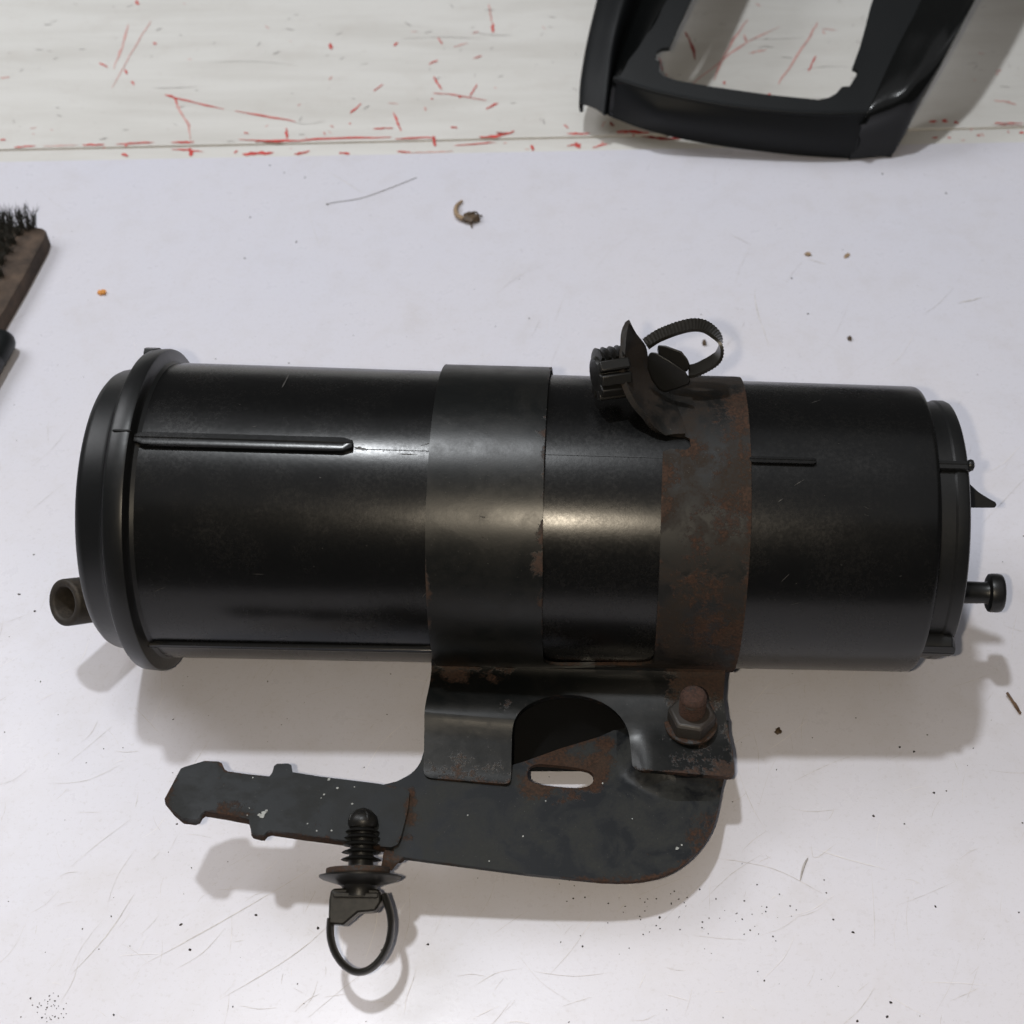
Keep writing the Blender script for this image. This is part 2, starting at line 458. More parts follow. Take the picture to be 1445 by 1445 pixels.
b2 = quadslab('table_board', Vector((XL, -1700, 0)), Vector((XR, -1700, 0)), g1 - gap, g0 - gap, -96, ZB, MAT_BOARD)
b1 = quadslab('table_board', g0 + gap, g1 + gap, Vector((XR, 4600, 0)), Vector((XL, 4600, 0)), -96, ZB, MAT_BOARD)
for o in (b1, b2):
    bv = o.modifiers.new('bevel', 'BEVEL'); bv.width = 2.2 * K; bv.segments = 2
fill = quadslab('table_seam', g0 - gap, g1 - gap, g1 + gap, g0 + gap, -96, ZB - 5, MAT_GROOVE)

def ribbon(pts, w0, z, seed=0, taper=True):
    rnd = random.Random(seed)
    path = catmull([G(x, y, z) for x, y in pts], max(3, int(10 / max(1, len(pts) - 1))))
    vs = []; fs = []; n = len(path)
    for i, p in enumerate(path):
        t = (path[min(n - 1, i + 1)] - path[max(0, i - 1)]).normalized(); s = Vector((-t.y, t.x, 0))
        ww = w0 * (0.55 + 0.9 * rnd.random()) * (math.sin(math.pi * (0.08 + 0.84 * i / (n - 1))) if taper else 1)
        j = s * (rnd.random() - .5) * w0 * 0.6
        vs += [p + s * ww / 2 + j, p - s * ww / 2 + j]
    fs = [(2 * i, 2 * i + 1, 2 * i + 3, 2 * i + 2) for i in range(n - 1)]
    return vs, fs
def blot(p, r, rnd, h=0.0, n=7, st=1.0):
    an0 = rnd.random() * 6; vs = [p + Vector((0, 0, h))]
    for i in range(n):
        a = an0 + 2 * math.pi * i / n; q = r * (0.6 + 0.7 * rnd.random())
        c, s = math.cos(a) * q * st, math.sin(a) * q
        vs.append(p + Vector((c * math.cos(an0) - s * math.sin(an0), c * math.sin(an0) + s * math.cos(an0), 0)))
    return vs, [(0, 1 + i, 1 + (i + 1) % n) for i in range(n)]
ZM = ZB + 0.6
RED = [([(234, 134), (275, 144), (316, 153)], 4), ([(331, 156), (380, 164), (418, 171)], 4), ([(232, 133), (246, 137), (250, 147)], 5),
       ([(337, 196), (400, 198), (470, 195), (552, 193)], 6), ([(116, 204), (147, 203)], 5), ([(163, 203), (218, 200)], 4), ([(242, 200), (274, 200)], 5),
       ([(676, 193), (705, 191), (726, 184)], 7), ([(557, 195), (615, 193)], 4), ([(242, 210), (265, 211), (287, 213)], 5), ([(342, 217), (386, 215)], 9),
       ([(415, 217), (437, 213)], 7), ([(478, 215), (494, 216)], 6), ([(268, 208), (270, 220)], 7), ([(172, 216), (180, 220)], 8),
       ([(612, 107), (623, 126)], 4), ([(610, 131), (640, 133), (686, 141)], 3), ([(686, 153), (703, 145)], 6), ([(555, 158), (566, 184)], 4),
       ([(526, 181), (555, 180)], 4), ([(605, 90), (618, 84)], 4), ([(494, 160), (510, 145)], 4), ([(695, 32), (696, 45)], 6), ([(466, 60), (467, 69)], 6),
       ([(555, 64), (561, 59)], 5), ([(647, 134), (651, 137)], 6), ([(663, 136), (673, 118)], 3), ([(636, 178), (645, 180)], 5), ([(527, 128), (540, 118)], 3),
       ([(612, 191), (614, 206)], 6), ([(750, 204), (752, 212)], 6), ([(870, 186), (892, 184), (915, 188)], 10), ([(800, 188), (833, 188)], 5),
       ([(800, 205), (820, 203)], 5), ([(813, 200), (818, 209)], 9), ([(836, 208), (848, 204), (858, 203)], 4),
       ([(1151, 78), (1141, 100)], 4), ([(1311, 171), (1322, 170)], 6), ([(1330, 168), (1336, 172)], 9), ([(1403, 173), (1445, 173)], 4), ([(1315, 194), (1324, 193)], 4),
       ([(1337, 193), (1342, 194)], 4), ([(1378, 190), (1384, 191)], 5), ([(1438, 186), (1445, 187)], 5), ([(192, 0), (196, 6)], 6), ([(140, 88), (152, 94)], 4),
       ([(216, 60), (221, 61)], 6), ([(176, 97), (179, 104)], 4), ([(185, 114), (189, 119)], 4), ([(0, 197), (8, 196)], 5), ([(20, 207), (50, 205)], 4),
       ([(404, 180), (405, 196)], 4), ([(640, 205), (700, 200)], 3), ([(560, 213), (580, 214)], 4), ([(1348, 170), (1352, 174)], 6),
       ([(1022, 114), (1023, 118)], 5), ([(1085, 131), (1087, 134)], 5), ([(618, 52), (624, 62)], 3), ([(668, 82), (680, 78)], 3)]
PINK = [([(181, 34), (172, 66), (160, 97)], 5), ([(213, 29), (190, 66), (158, 124)], 4), ([(245, 137), (256, 160), (266, 176), (268, 197)], 5),
        ([(978, 117), (1018, 85), (1055, 58), (1100, 37)], 5), ([(1055, 27), (1035, 56), (1018, 85), (1008, 113)], 6), ([(1153, 31), (1139, 57), (1098, 118)], 6),
        ([(1057, 75), (1082, 69)], 5), ([(1050, 48), (1054, 60)], 5), ([(1403, 141), (1420, 143), (1434, 147)], 6), ([(0, 110), (14, 108)], 5), ([(600, 150), (601, 156)], 4),
        ([(660, 60), (640, 66)], 4), ([(60, 206), (110, 204)], 3), ([(690, 5), (694, 32)], 4), ([(574, 215), (640, 213)], 3), ([(930, 80), (935, 100)], 4),
        ([(548, 145), (562, 146)], 3), ([(1160, 40), (1180, 42)], 4), ([(860, 8), (850, 12)], 5)]
DKR = [([(966, 44), (976, 62), (982, 84)], 6), ([(905, 192), (960, 196)], 8), ([(860, 172), (866, 178)], 5), ([(700, 186), (716, 188)], 5), ([(360, 199), (400, 200)], 4), ([(1400, 176), (1445, 176)], 2)]
rr = random.Random(3)
for i in range(55):
    x = rr.uniform(0, 1445); y = rr.choice([rr.uniform(0, 190), rr.uniform(170, 215)])
    l = rr.uniform(2, 10); a = rr.uniform(0, 3.14)
    (RED if rr.random() < .35 else PINK).append(([(x, y), (x + l * math.cos(a), y + 0.6 * l * math.sin(a))], rr.uniform(1.5, 4.5)))
GREY = []
for i in range(120):
    x = rr.uniform(0, 1445); y = rr.uniform(0, 200); l = rr.uniform(3, 16); a = rr.choice([rr.gauss(0.1, 0.4), rr.uniform(0, 3.14)])
    GREY.append(([(x, y), (x + l * math.cos(a), y - 0.5 * l * math.sin(a))], rr.uniform(1.0, 2.6)))
for i in range(9):
    x = rr.uniform(0, 1300); y = rr.uniform(10, 180); l = rr.uniform(40, 130)
    GREY.append(([(x, y), (x + l * .5, y + rr.uniform(-5, 5)), (x + l, y + rr.uniform(-8, 8))], 1.2))
def marks(lst, z, b, name, mat, sd):
    parts = [ribbon(p, w, z + 0.25 * (i % 3) * 0.3, sd + i) for i, (p, w) in enumerate(lst)]
    v, f = join(*parts)
    o = mk(name, v, f, mat, b, smooth=None, kind='stuff'); return o
marks(PINK, ZM, b1, 'faint_red_scratches', MAT_PINK, 100)
marks(GREY, ZM + 0.3, b1, 'grey_scuffs', MAT_GREYMARK, 300)
marks(RED, ZM + 0.6, b1, 'red_paint_marks', MAT_RED, 500)
marks(DKR, ZM + 1.0, b1, 'dark_red_marks', MAT_DARKRED, 700)

# hairline scratches on the laminate
rs = random.Random(11); SC = []; SL = []
for i in range(430):
    x = rs.uniform(-50, 1500); y = 230 + 1230 * rs.random() ** 0.55
    l = rs.choice([rs.uniform(8, 40), rs.uniform(10, 60), rs.uniform(30, 120)]); a = rs.choice([rs.gauss(0.55, 0.35), rs.uniform(0, 3.14), rs.gauss(1.2, .3)])
    c = rs.uniform(-.09, .09) * l
    dx, dy = math.cos(a), -math.sin(a)
    (SL if rs.random() < .22 else SC).append(([(x, y), (x + dx * l / 2 - dy * c, y + dy * l / 2 + dx * c), (x + dx * l, y + dy * l)], rs.uniform(.3, .65)))
SC += [([(1065, 408), (1068, 435), (1085, 487)], 1.8), ([(1352, 427), (1385, 420)], 3), ([(465, 243), (490, 258), (512, 272)], 1.6), ([(1140, 365), (1165, 372)], 1.8),
       ([(200, 1362), (330, 1290), (440, 1225)], 1.1), ([(310, 1410), (410, 1350), (470, 1300)], 1.0), ([(100, 1375), (150, 1320), (190, 1260)], 1.2), ([(640, 300), (655, 295)], 2),
       ([(1010, 1210), (1090, 1225), (1160, 1260)], 0.9), ([(1180, 1190), (1150, 1210), (1145, 1190)], 0.8), ([(1030, 330), (1060, 345)], 1.2)]
marks(SC, 0.5, sheet_o, 'hairline_scratches', MAT_SCR, 1000)
marks(SL, 0.8, sheet_o, 'pale_scratches', MAT_SCRL, 2000)
parts = []
for i in range(210):
    x = rs.uniform(-20, 1465); y = 235 + 1225 * rs.random() ** 0.8
    r = rs.choice([.7, .9, 1.1, 1.4]) * rs.uniform(.7, 1.3)
    parts.append(blot(G(x, y, 0.35), r, rs, r * 0.5, st=rs.uniform(.4, 1.0)))
for i in range(70):
    x = rs.gauss(940, 90); y = rs.gauss(1290, 25); parts.append(blot(G(x, y, 0.35), rs.uniform(.6, 1.3), rs, .5))
for i in range(46):
    x = rs.gauss(70, 14); y = rs.gauss(1425, 14); parts.append(blot(G(x, y, 0.35), rs.uniform(.6, 1.2), rs, .5))
for x, y, r in [(353, 306), (418, 341), (345, 364), (1098, 1031), (1318, 1118), (1233, 1151), (931, 1294), (1204, 1315), (1320, 1279), (361, 1291), (255, 1304), (449, 1309), (604, 1332), (268, 1340), (1117, 392), (1140, 442), (381, 233), (465, 287), (430, 250), (1245, 245), (1335, 272), (1034, 1084), (1290, 1060), (1252, 1434), (1257, 1414), (1210, 1440), (70, 838), (88, 862)] and [(a, b, 2.2) for a, b in [(353, 306), (418, 341), (345, 364), (1318, 1118), (1233, 1151), (931, 1294), (1204, 1315), (1320, 1279), (361, 1291), (255, 1304), (449, 1309), (604, 1332), (268, 1340), (1117, 392), (1140, 442), (381, 233), (430, 250), (1245, 245), (1335, 272), (1034, 1084), (1290, 1060), (1252, 1434), (1257, 1414), (1210, 1440), (27, 838), (49, 862)]]:
    parts.append(blot(G(x, y, 0.35), r, rs, 1.6, st=.8))
v, f = join(*parts)
mk('dark_grit', v, f, MAT_SPECK, None, smooth=None, kind='stuff', label='tiny dark grit specks scattered over the white table sheet', cat='grit')

# ================================================================== the canister
base = Vector((A0.x + (A1.x - A0.x) / 2, (A0.y + A1.y) / 2, 0))
can = thing('canister', 'black plastic cylindrical canister in a rusty steel clamp bracket lying on white sheet', 'canister', base)
NS = 128
prof = [(0, 150), (0, rbody(245) - 1)]
for i in range(0, 41): prof.append((1031 * i / 40, rbody(245 + 1031 * i / 40)))
prof += [(1034.5, 200), (1037, 198.5), (1038.5, 195.5), (1038.8, 188), (1038.8, 20)]
v, f = revolve(A0, AX, prof, NS, x=NN)
body = mk('body', v, f, MAT_BODY, can, smooth=30)
# end cap with rim
O = A0 - AX * 245
cap = [(176, 20), (173, 120), (171, 165), (170, 178), (171.5, 187), (176, 192), (182, 195), (204, 199), (209, 202), (213, 210), (216, 218), (218.5, 222.5), (222, 224.5), (240, 226), (243.5, 225), (245, 222), (245.5, 213), (248, 209), (254, 206.5), (254, 150)]
v, f = revolve(O, AX, cap, NS, x=NN)
capo = mk('end_cap', v, f, MAT_CAP, can, smooth=30)
# raised lip at the other end
lip = [(1270, 100), (1270, 180), (1306, 180), (1309, 182), (1320, 182), (1324, 180.5), (1326, 177), (1326.5, 170), (1320, 168), (1316, 160), (1316, 20)]
v, f = revolve(O, AX, lip, NS, x=NN)
lipo = mk('end_lip', v, f, MAT_LIP, can, smooth=30)

def bar_on(a0, a1, th0, r0f, wdt, h, na=24, top=0.8):
    """bar lying along the cylinder: trapezoid section, rounded far end"""
    vs = []; fs = []
    for i in range(na + 1):
        a = a0 + (a1 - a0) * i / na; r = r0f(a)
        e = min(1.0, math.sqrt(max(0.0, (i + 0.35)) / 1.2), math.sqrt(max(0.0, (na - i) + 0.35) / 1.2))
        for (s, hh) in ((-1, -2.5), (-1, h * .55), (-top, h * .9), (-.1, h), (0.02, h * .93), (.12, h), (top, h * .9), (1, h * .5), (1, -2.5)):
            vs.append(cyl(a, th0 + s * wdt / 2 / r * e, r + hh))
    m = 9
    for i in range(na):
        for k in range(m - 1): fs.append((i * m + k, i * m + k + 1, (i + 1) * m + k + 1, (i + 1) * m + k))
        fs.append((i * m + m - 1, i * m, (i + 1) * m, (i + 1) * m + m - 1))
    fs.append(tuple(range(m))); fs.append(tuple(range(na * m + m - 1, na * m - 1, -1)))
    return vs, fs
a_l, th_l = raycyl(190, 617, 212); a_r, th_r = raycyl(497, 626, 212)
thm = (th_l + th_r) / 2
v, f = bar_on(247, a_r, th_r, rbody, 21, 9)
mk('rib', v, f, MAT_BODY, can, smooth=35)
a1_, t1_ = raycyl(1064, 649, 207); a2_, t2_ = raycyl(1152, 650, 206)
v, f = bar_on(a1_ - 6, a2_, t2_, rbody, 10, 6)
mk('rib', v, f, MAT_BODY, can, smooth=35)
tl = raycyl(420, 914, 209)[1]
v, f = bar_on(247, 640, tl, rbody, 12, 6)
mk('rib', v, f, MAT_BODY, can, smooth=35)
# mould seam
def seam(a0, a1, th, wdt=1.8, h=0.6, n=30):
    vs = []; fs = []
    for i in range(n + 1):
        a = a0 + (a1 - a0) * i / n; r = rbody(a)
        for s, hh in ((-1, -.6), (-.4, h), (.4, h), (1, -.6)): vs.append(cyl(a, th + s * wdt / 2 / r, r + hh))
    for i in range(n):
        for k in range(3): fs.append((i * 4 + k, i * 4 + k + 1, i * 4 + k + 5, i * 4 + k + 4))
    return vs, fs
ts = raycyl(550, 634, 206)[1]
mk('mould_seam', *seam(a_r + 2, 1030, ts), MAT_LIP, can)
# slit on the rim beside the rib, small tab on the cap's far side
v, f = bar_on(222, 246, raycyl(178, 606, 228)[1], lambda a: 224.5, 3.2, 2.4, 6)
mk('rim_notch', v, f, MAT_CAP, capo)
v, f = bar_on(208, 226, math.radians(84), lambda a: 214, 46, 13, 6)
mk('cap_tab', v, f, MAT_CAP, capo)
# lip tabs
tt = raycyl(1345, 656, 186)[1]
v, f = bar_on(1268, 1329, tt, lambda a: 180, 13, 9, 12)
mk('lip_tab', v, f, MAT_LIP, lipo)
v, f = revolve(cyl(1324, tt, 187) - AX * 2, AX, [(0, 3), (1, 7), (4, 8), (7, 7), (9, 3)], 16)
mk('lip_tab_bead', v, f, MAT_LIP, lipo)
tt2 = raycyl(1310, 921, 196)[1]
v, f = bar_on(1255, 1325, tt2 + .03, lambda a: 178, 34, 21, 12, 0.7)
mk('lip_tab', v, f, MAT_LIP, lipo, bevel=4)
# spike, plug and grey stub on the right end
pl = [(1330, 676), (1368, 682), (1373, 686), (1380, 693), (1394, 702), (1405, 708), (1407, 712), (1404, 716), (1330, 716)]
v, f = prism([P(x, y, 40) for x, y in pl], D_ * 12)
mk('vent_spike', v, f, MAT_LIP, lipo, bevel=1.5)
pb = P(1316, 834, 0)
v, f = revolve(pb, AX, [(0, 17), (62, 15.5), (72, 15), (77, 16.5), (77.5, 24), (79, 26.5), (82, 27.5), (92, 27.5), (96, 26.5), (98, 24), (98.5, 14)], 40)
mk('plug', v, f, MAT_LIP, lipo)
pb = P(1316, 797, 10)
v, f = revolve(pb, AX, [(0, 47), (22, 47), (26, 45), (28, 40)], 48)
mk('port_stub', v, f, MAT_DUSTY, lipo)
# hose nozzle on the left end
nd = (RT * -0.50 + NN * 0.78 - UP * 0.05).normalized()
nt = P(90, 850, 8)
v, f = revolve(nt, nd, [(-150, 30), (-150, 33), (-4, 33.5), (-1, 33), (0.5, 31), (1, 28), (0, 24), (-3, 22), (-60, 21)], 48, close=False)
mk('hose_nozzle', v, f, MAT_RUBBER, capo, smooth=45)

# pale scuffs on the plastic
rq = random.Random(21); parts = []
def scuff(px0, py0, px1, py1, wdt):
    vs = []; n = 7
    for i in range(n + 1):
        t = i / n; a, th = raycyl(px0 + (px1 - px0) * t, py0 + (py1 - py0) * t, rbody(600)); r = rbody(a) + 0.35
        h = wdt * (0.3 + 0.9 * rq.random()) * math.sin(math.pi * (.1 + .8 * t))
        vs += [cyl(a - h * .5, th + h / 2 / r, r), cyl(a + h * .5, th - h / 2 / r, r)]
    parts.append((vs, [(2 * i, 2 * i + 1, 2 * i + 3, 2 * i + 2) for i in range(n)]))
scuff(398, 548, 408, 529, 2.4); scuff(500, 631, 518, 634, 7); scuff(560, 640, 590, 641, 1.2)
for i in range(34):
    x = rq.choice([rq.uniform(210, 600), rq.uniform(1070, 1280)]); y = rq.uniform(560, 880); l = rq.choice([1.5, 2, 3, 9, 16]); an = rq.gauss(0, .6)
    scuff(x, y, x + l * math.cos(an), y + l * math.sin(an), rq.uniform(.5, 1.0))
v, f = join(*parts)
mk('pale_scuffs', v, f, MAT_SCUFF, body, smooth=None, kind='stuff')

# ================================================================== the clamp bracket
def band_r(a, th):
    d = math.degrees(th)
    left = 1 - sm(760, 900, a)
    rl = 211.0 + 3.5 * sm(-40, 75, d)
    rr_ = 207.5 + 0.5 * sm(20, 75, d)
    return rl * left + rr_ * (1 - left)
def band_map(a, thd): return cyl(a, math.radians(thd), band_r(a, math.radians(thd)))
th_win = -70.5; th_bot = -100; th_top = 138
slit = math.degrees(raycyl(955, 626, 212)[1]); slit2 = math.degrees(raycyl(955, 618, 212)[1])
def arc2(cx, cy, rx, ry, a0, a1, n=7): return [(cx + rx * math.cos(math.radians(a0 + (a1 - a0) * i / n)), cy + ry * math.sin(math.radians(a0 + (a1 - a0) * i / n))) for i in range(n + 1)]
rA, rT = 26, 7
out = [(628, th_top), (625.5, 40), (625, 0), (626, -60), (628, th_bot), (1036, th_bot), (1037, -40), (1039, 0), (1038, 45), (1036, 80), (1026, 84), (1024, th_top), (934, th_top), (932, 62), (938, 48), (946, slit2 + 3), (960, slit2 + .8), (961.5, slit), (955, slit - 1.6), (935, slit - 1.2), (925, slit - 2.5), (924, 10), (924, -30)]
out += arc2(924 - rA, th_win + rT, rA, rT, 0, -90) + arc2(775 + rA, th_win + rT, rA, rT, -90, -180)
out += [(775, -20), (773, 20), (773, 60), (775, th_top)]
blobs = [(772, -6, 9, .5), (770, -16, 12, .75), (772, -30, 10, .4), (640, th_bot + 12, 40, .5), (690, -86, 50, .5), (1020, -76, 40, .6), (985, -80, 40, .7), (628, -30, 18, .35), (1030, 25, 34, .30), (1025, 42, 36, .45), (1034, 10, 22, .4), (1000, 52, 25, .2), (1036, 55, 22, .5), (1000, -15, 60, .22), (960, 5, 50, .18), (985, -40, 55, .25), (1025, -45, 50, .40), (930, 18, 14, .7), (928, 5, 12, .5), (965, -22, 26, .3), (1010, 5, 36, .18), (920, -50, 24, .3), (958, slit - 1, 16, .7), (765, 33, 9, .4), (900, -72, 30, .35), (990, 30, 30, .15)]
SCY = 210 * math.pi / 180
v, f, at = sheet(out, [], band_map, 4.5, 11, 3.0, blobs, (1, SCY), 11, ref=lambda o: (o - A0) - AX * (o - A0).dot(AX))
# one continuous clamp; two finishes for its two arms -> split by position along the axis
def split_sheet(v, f, at, test):
    keep = [q for q in f if test(sum((v[i] for i in q), Vector()) / len(q))]
    used = sorted({i for q in keep for i in q}); ix = {o: n for n, o in enumerate(used)}
    return [v[i] for i in used], [tuple(ix[i] for i in q) for q in keep], {k: [a[i] for i in used] for k, a in at.items()}
acoord = lambda p: 245 + (p - A0).dot(AX)
brk = None
vA, fA, aA = split_sheet(v, f, at, lambda p: acoord(p) < 849)
vB, fB, aB = split_sheet(v, f, at, lambda p: acoord(p) >= 849)
# plate plane (px, py) -> world
PA = G(245, 1130, 150); PB_ = G(890, 1240, 74)
PN = (PB_ - PA).cross(Vector((0, 1, 0))).normalized()
if PN.z < 0: PN = -PN
def plate_map(px, py):
    o = onplane(px, py, PA, PN)
    # raised pad under the bolted flap
    q = ((px - 975) / 100.0) ** 2 + ((py - 1052) / 74.0) ** 2
    return o + PN * 24 * (1 - sm(0.62, 1.15, q))
pl_out = [(540, 1107)] + smooth2([(560, 1102), (580, 1091), (592, 1077), (598, 1060)], 3, False) + [(601, 1050), (612, 1046), (700, 1066), (720, 1080), (740, 1074), (790, 1056), (846, 1039), (866, 1030), (1000, 1020), (1024, 1030), (1024, 1060), (1019, 1098)]
pl_out += smooth2([(1016, 1128), (1007, 1166), (990, 1195), (965, 1219), (935, 1235), (895, 1243), (850, 1243)], 4, False) + [(750, 1233), (576, 1210), (556, 1207), (556, 1196), (548, 1120)]
slot = smooth2([(758, 1078), (790, 1080), (824, 1085), (837, 1092), (836, 1104), (822, 1111), (790, 1110), (756, 1105), (745, 1098), (746, 1085)], 3)
pblobs = [(775, 1072, 26, .55), (815, 1073, 24, .45), (852, 1082, 20, .75), (838, 1102, 16, .7), (800, 1118, 26, .42), (760, 1112, 20, .5), (745, 1105, 18, .5), (855, 1050, 16, .8), (995, 1170, 30, .55), (1008, 1110, 18, .45), (580, 1125, 12, .9), (578, 1155, 12, .9), (575, 1185, 10, .5), (940, 1225, 40, .25), (614, 1096, 12, .5), (860, 1240, 40, .2)]
v, f, at = sheet(pl_out, [slot], plate_map, 7, 10, 10, pblobs, (1, 1), 8)
plate = mk('bracket_plate', v, f, MAT_PLATE, can, smooth=35, bevel=1.4, attrs=at)
strapA = mk('clamp_strap', vA, fA, MAT_STRAP, can, smooth=35, attrs=aA)
strapB = mk('clamp_strap', vB, fB, MAT_RSTRAP, can, smooth=35, attrs=aB, label='grimy brown rust-stained clamp strap')
# flap: profile (py, z) at px 800
FP = [(936, 132), (943, 124), (952, 121), (975, 121.5), (1003, 121), (1020, 118), (1034, 112), (1050, 106), (1075, 99), (1108, 91)]
FY = []
for py, z in FP:
    g = G(800, py, z); FY.append((g.y, z))
def flap_z(Y, x):
    for i in range(len(FY) - 1):
        if Y >= FY[i + 1][0] or i == len(FY) - 2:
            t = (Y - FY[i][0]) / (FY[i + 1][0] - FY[i][0])
            p = [FY[max(0, i - 1)][1], FY[i][1], FY[i + 1][1], FY[min(len(FY) - 1, i + 2)][1]]
            t = max(0, min(1, t)); z = 0.5 * ((2 * p[1]) + (p[2] - p[0]) * t + (2 * p[0] - 5 * p[1] + 4 * p[2] - p[3]) * t * t + (3 * p[1] - p[0] - 3 * p[2] + p[3]) * t ** 3)
            break
    wgt = sm(FY[1][0], FY[6][0], Y)
    flatness = sm(20, 70, x)
    zf = max(z, 121 - (FY[3][0] - Y) * 0.02 if Y < FY[3][0] else z)
    z = z * (1 - flatness) + zf * flatness
    return z - 0.118 * (x + 40) * wgt
def flap_map(x, Y):
    yo = (x + 40) * -0.026          # follow the canister's slight turn
    return Vector((x, Y + yo, flap_z(Y, x)))
def fx(px, py, z): return G(px, py, z).x
def fY(py, z, px=800): return G(px, py, z).y
xl = fx(601, 1020, 130); xr = fx(1030, 1020, 100); xr2 = fx(1035, 1075, 90)
ytop = FY[0][0]; yl = fY(1106, 104, 660); yr = fY(1088, 98, 960) 
xc0 = fx(722, 1050, 115); xc1 = fx(889, 1050, 100); xm = (xc0 + xc1) / 2; hw = (xc1 - xc0) / 2
yat = fY(980, 121); yac = fY(1042, 110)
fo = [(xl, ytop), (xl, FY[3][0]), (xl - 2, FY[5][0]), (xl, yl + 10)] + arc2(xl + 10, yl + 10, 10, 10, 180, 270, 3) + arc2(xc0 - 8, yl + 8, 8, 8, 270, 360, 3)
fo += [(xc0, yac - 20)] + arc2(xm, yac, hw, yat - yac, 180, 0, 22) + [(xc1 + 2, yr + 22)] + arc2(xc1 + 18, yr + 16, 16, 16, 180, 270, 4) + arc2(xr2 - 8, yr + 8, 8, 8, 270, 360, 3)
fo += [(xr2, yr + 40), (xr2 - 4, FY[5][0]), (xr - 8, FY[3][0]), (xr - 4, ytop)]
xnut, ynut = fx(975, 1012, 112), fY(1012, 112, 975)
fblobs = [(fx(640, 950, 121), FY[2][0], 26, .75), (fx(700, 950, 121), FY[2][0] + 2, 24, .45), (fx(980, 952, 121), FY[2][0], 40, .85), (fx(1020, 950, 121), FY[2][0], 24, .8), (xnut, ynut, 44, .28), (xr2 - 10, yr + 10, 26, .55), (xr2 - 60, yr, 34, .35), (xc0 - 10, yat - 20, 14, .45), (fx(640, 1092, 104), yl + 8, 30, .5), (fx(700, 1095, 100), yl + 10, 24, .35), (xr2, yr + 60, 18, .3)]
v, f, at = sheet(fo, [], flap_map, 8, 9, 7, fblobs, (1, 1), 8)
flap = mk('clamp_flap', v, f, MAT_STRAP, can, smooth=38, bevel=1.4, attrs=at)
# added near-black panel standing in for the deep shade inside the flap's arch
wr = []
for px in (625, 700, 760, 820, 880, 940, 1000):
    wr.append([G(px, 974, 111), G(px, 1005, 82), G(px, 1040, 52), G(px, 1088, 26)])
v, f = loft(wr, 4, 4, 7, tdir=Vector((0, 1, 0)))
mk('arch_shade_panel', v, f, MAT_ARCH_SHADE, can, smooth=40)
# arm
AZ = 6.0
def arm_map(px, py):
    o = onplane(px, py, PA + PN * AZ, PN)
    return o
arm_out = [(232, 1127), (255, 1084), (262, 1081), (289, 1073), (308, 1074), (313, 1076), (317, 1085), (322, 1088), (350, 1092), (380, 1095), (384, 1090), (387, 1080), (391, 1077), (407, 1077), (411, 1079), (413, 1089), (450, 1095), (532, 1105), (572, 1112), (578, 1117), (576, 1140), (566, 1180), (561, 1191), (552, 1195), (538, 1194), (484, 1185), (430, 1178), (383, 1171), (377, 1173), (373, 1178), (368, 1178), (357, 1175), (354, 1171), (353, 1162), (351, 1155), (320, 1149), (289, 1144), (285, 1147), (281, 1154), (275, 1156), (258, 1154), (245, 1143)]
ablobs = [(238, 1120, 10, .5), (320, 1085, 12, .4), (310, 1120, 26, .12), (575, 1140, 12, .4), (470, 1185, 60, .15), (330, 1148, 30, .4)]
v, f, at = sheet(arm_out, [], arm_map, 15, 9, 9, ablobs, (1, 1), 6)
at['rust'] = [min(1.5, r + (0.65 if i >= len(at['rust']) // 2 else 0)) for i, r in enumerate(at['rust'])]
arm_o = mk('bracket_arm', v, f, MAT_ARM, can, smooth=35, bevel=1.6, attrs=at, label='notched blue-black arm of the clamp bracket')
rq = random.Random(4); parts = []
def chip(px, py, r, mp, n=5, st=1.0):
    c = mp(px, py) + PN * 0.5; a0 = rq.random() * 6
    ex = RT; ey = PN.cross(ex).normalized()
    vs = [c + (ex * math.cos(a0 + 6.283 * i / n) * st + ey * math.sin(a0 + 6.283 * i / n)) * r * rq.uniform(.55, 1.2) for i in range(n)]
    parts.append((vs, [tuple(range(n))]))
for x, y, q in ((372, 1147, 4.5), (369, 1151, 4), (366, 1149, 2.5), (376, 1144, 2.2), (476, 1112, 2.2), (464, 1099, 2.4), (457, 1121, 1.6), (453, 1126, 1.2), (497, 1134, 1.8), (434, 1162, 1.5), (447, 1172, 1.4), (468, 1172, 1.6), (500, 1110, 1.0), (357, 1097, 1.2), (352, 1140, 1.0), (349, 1150, 1.2)):
    chip(x, y, q, arm_map)
v, f = join(*parts)
mk('pale_chips', v, f, MAT_CHIP, arm_o, smooth=None, kind='stuff')
parts = []
for x, y, q in ((738, 1180, 1.8), (892, 1155, 1.5), (905, 1110, 1.2), (770, 1130, 1.2), (955, 1197, 3), (962, 1192, 2), (850, 1105, 1.5), (660, 1150, 1.2), (690, 1215, 1.2)):
    chip(x, y, q, plate_map)
v, f = join(*parts)
mk('pale_chips', v, f, MAT_CHIP, plate, smooth=None, kind='stuff')
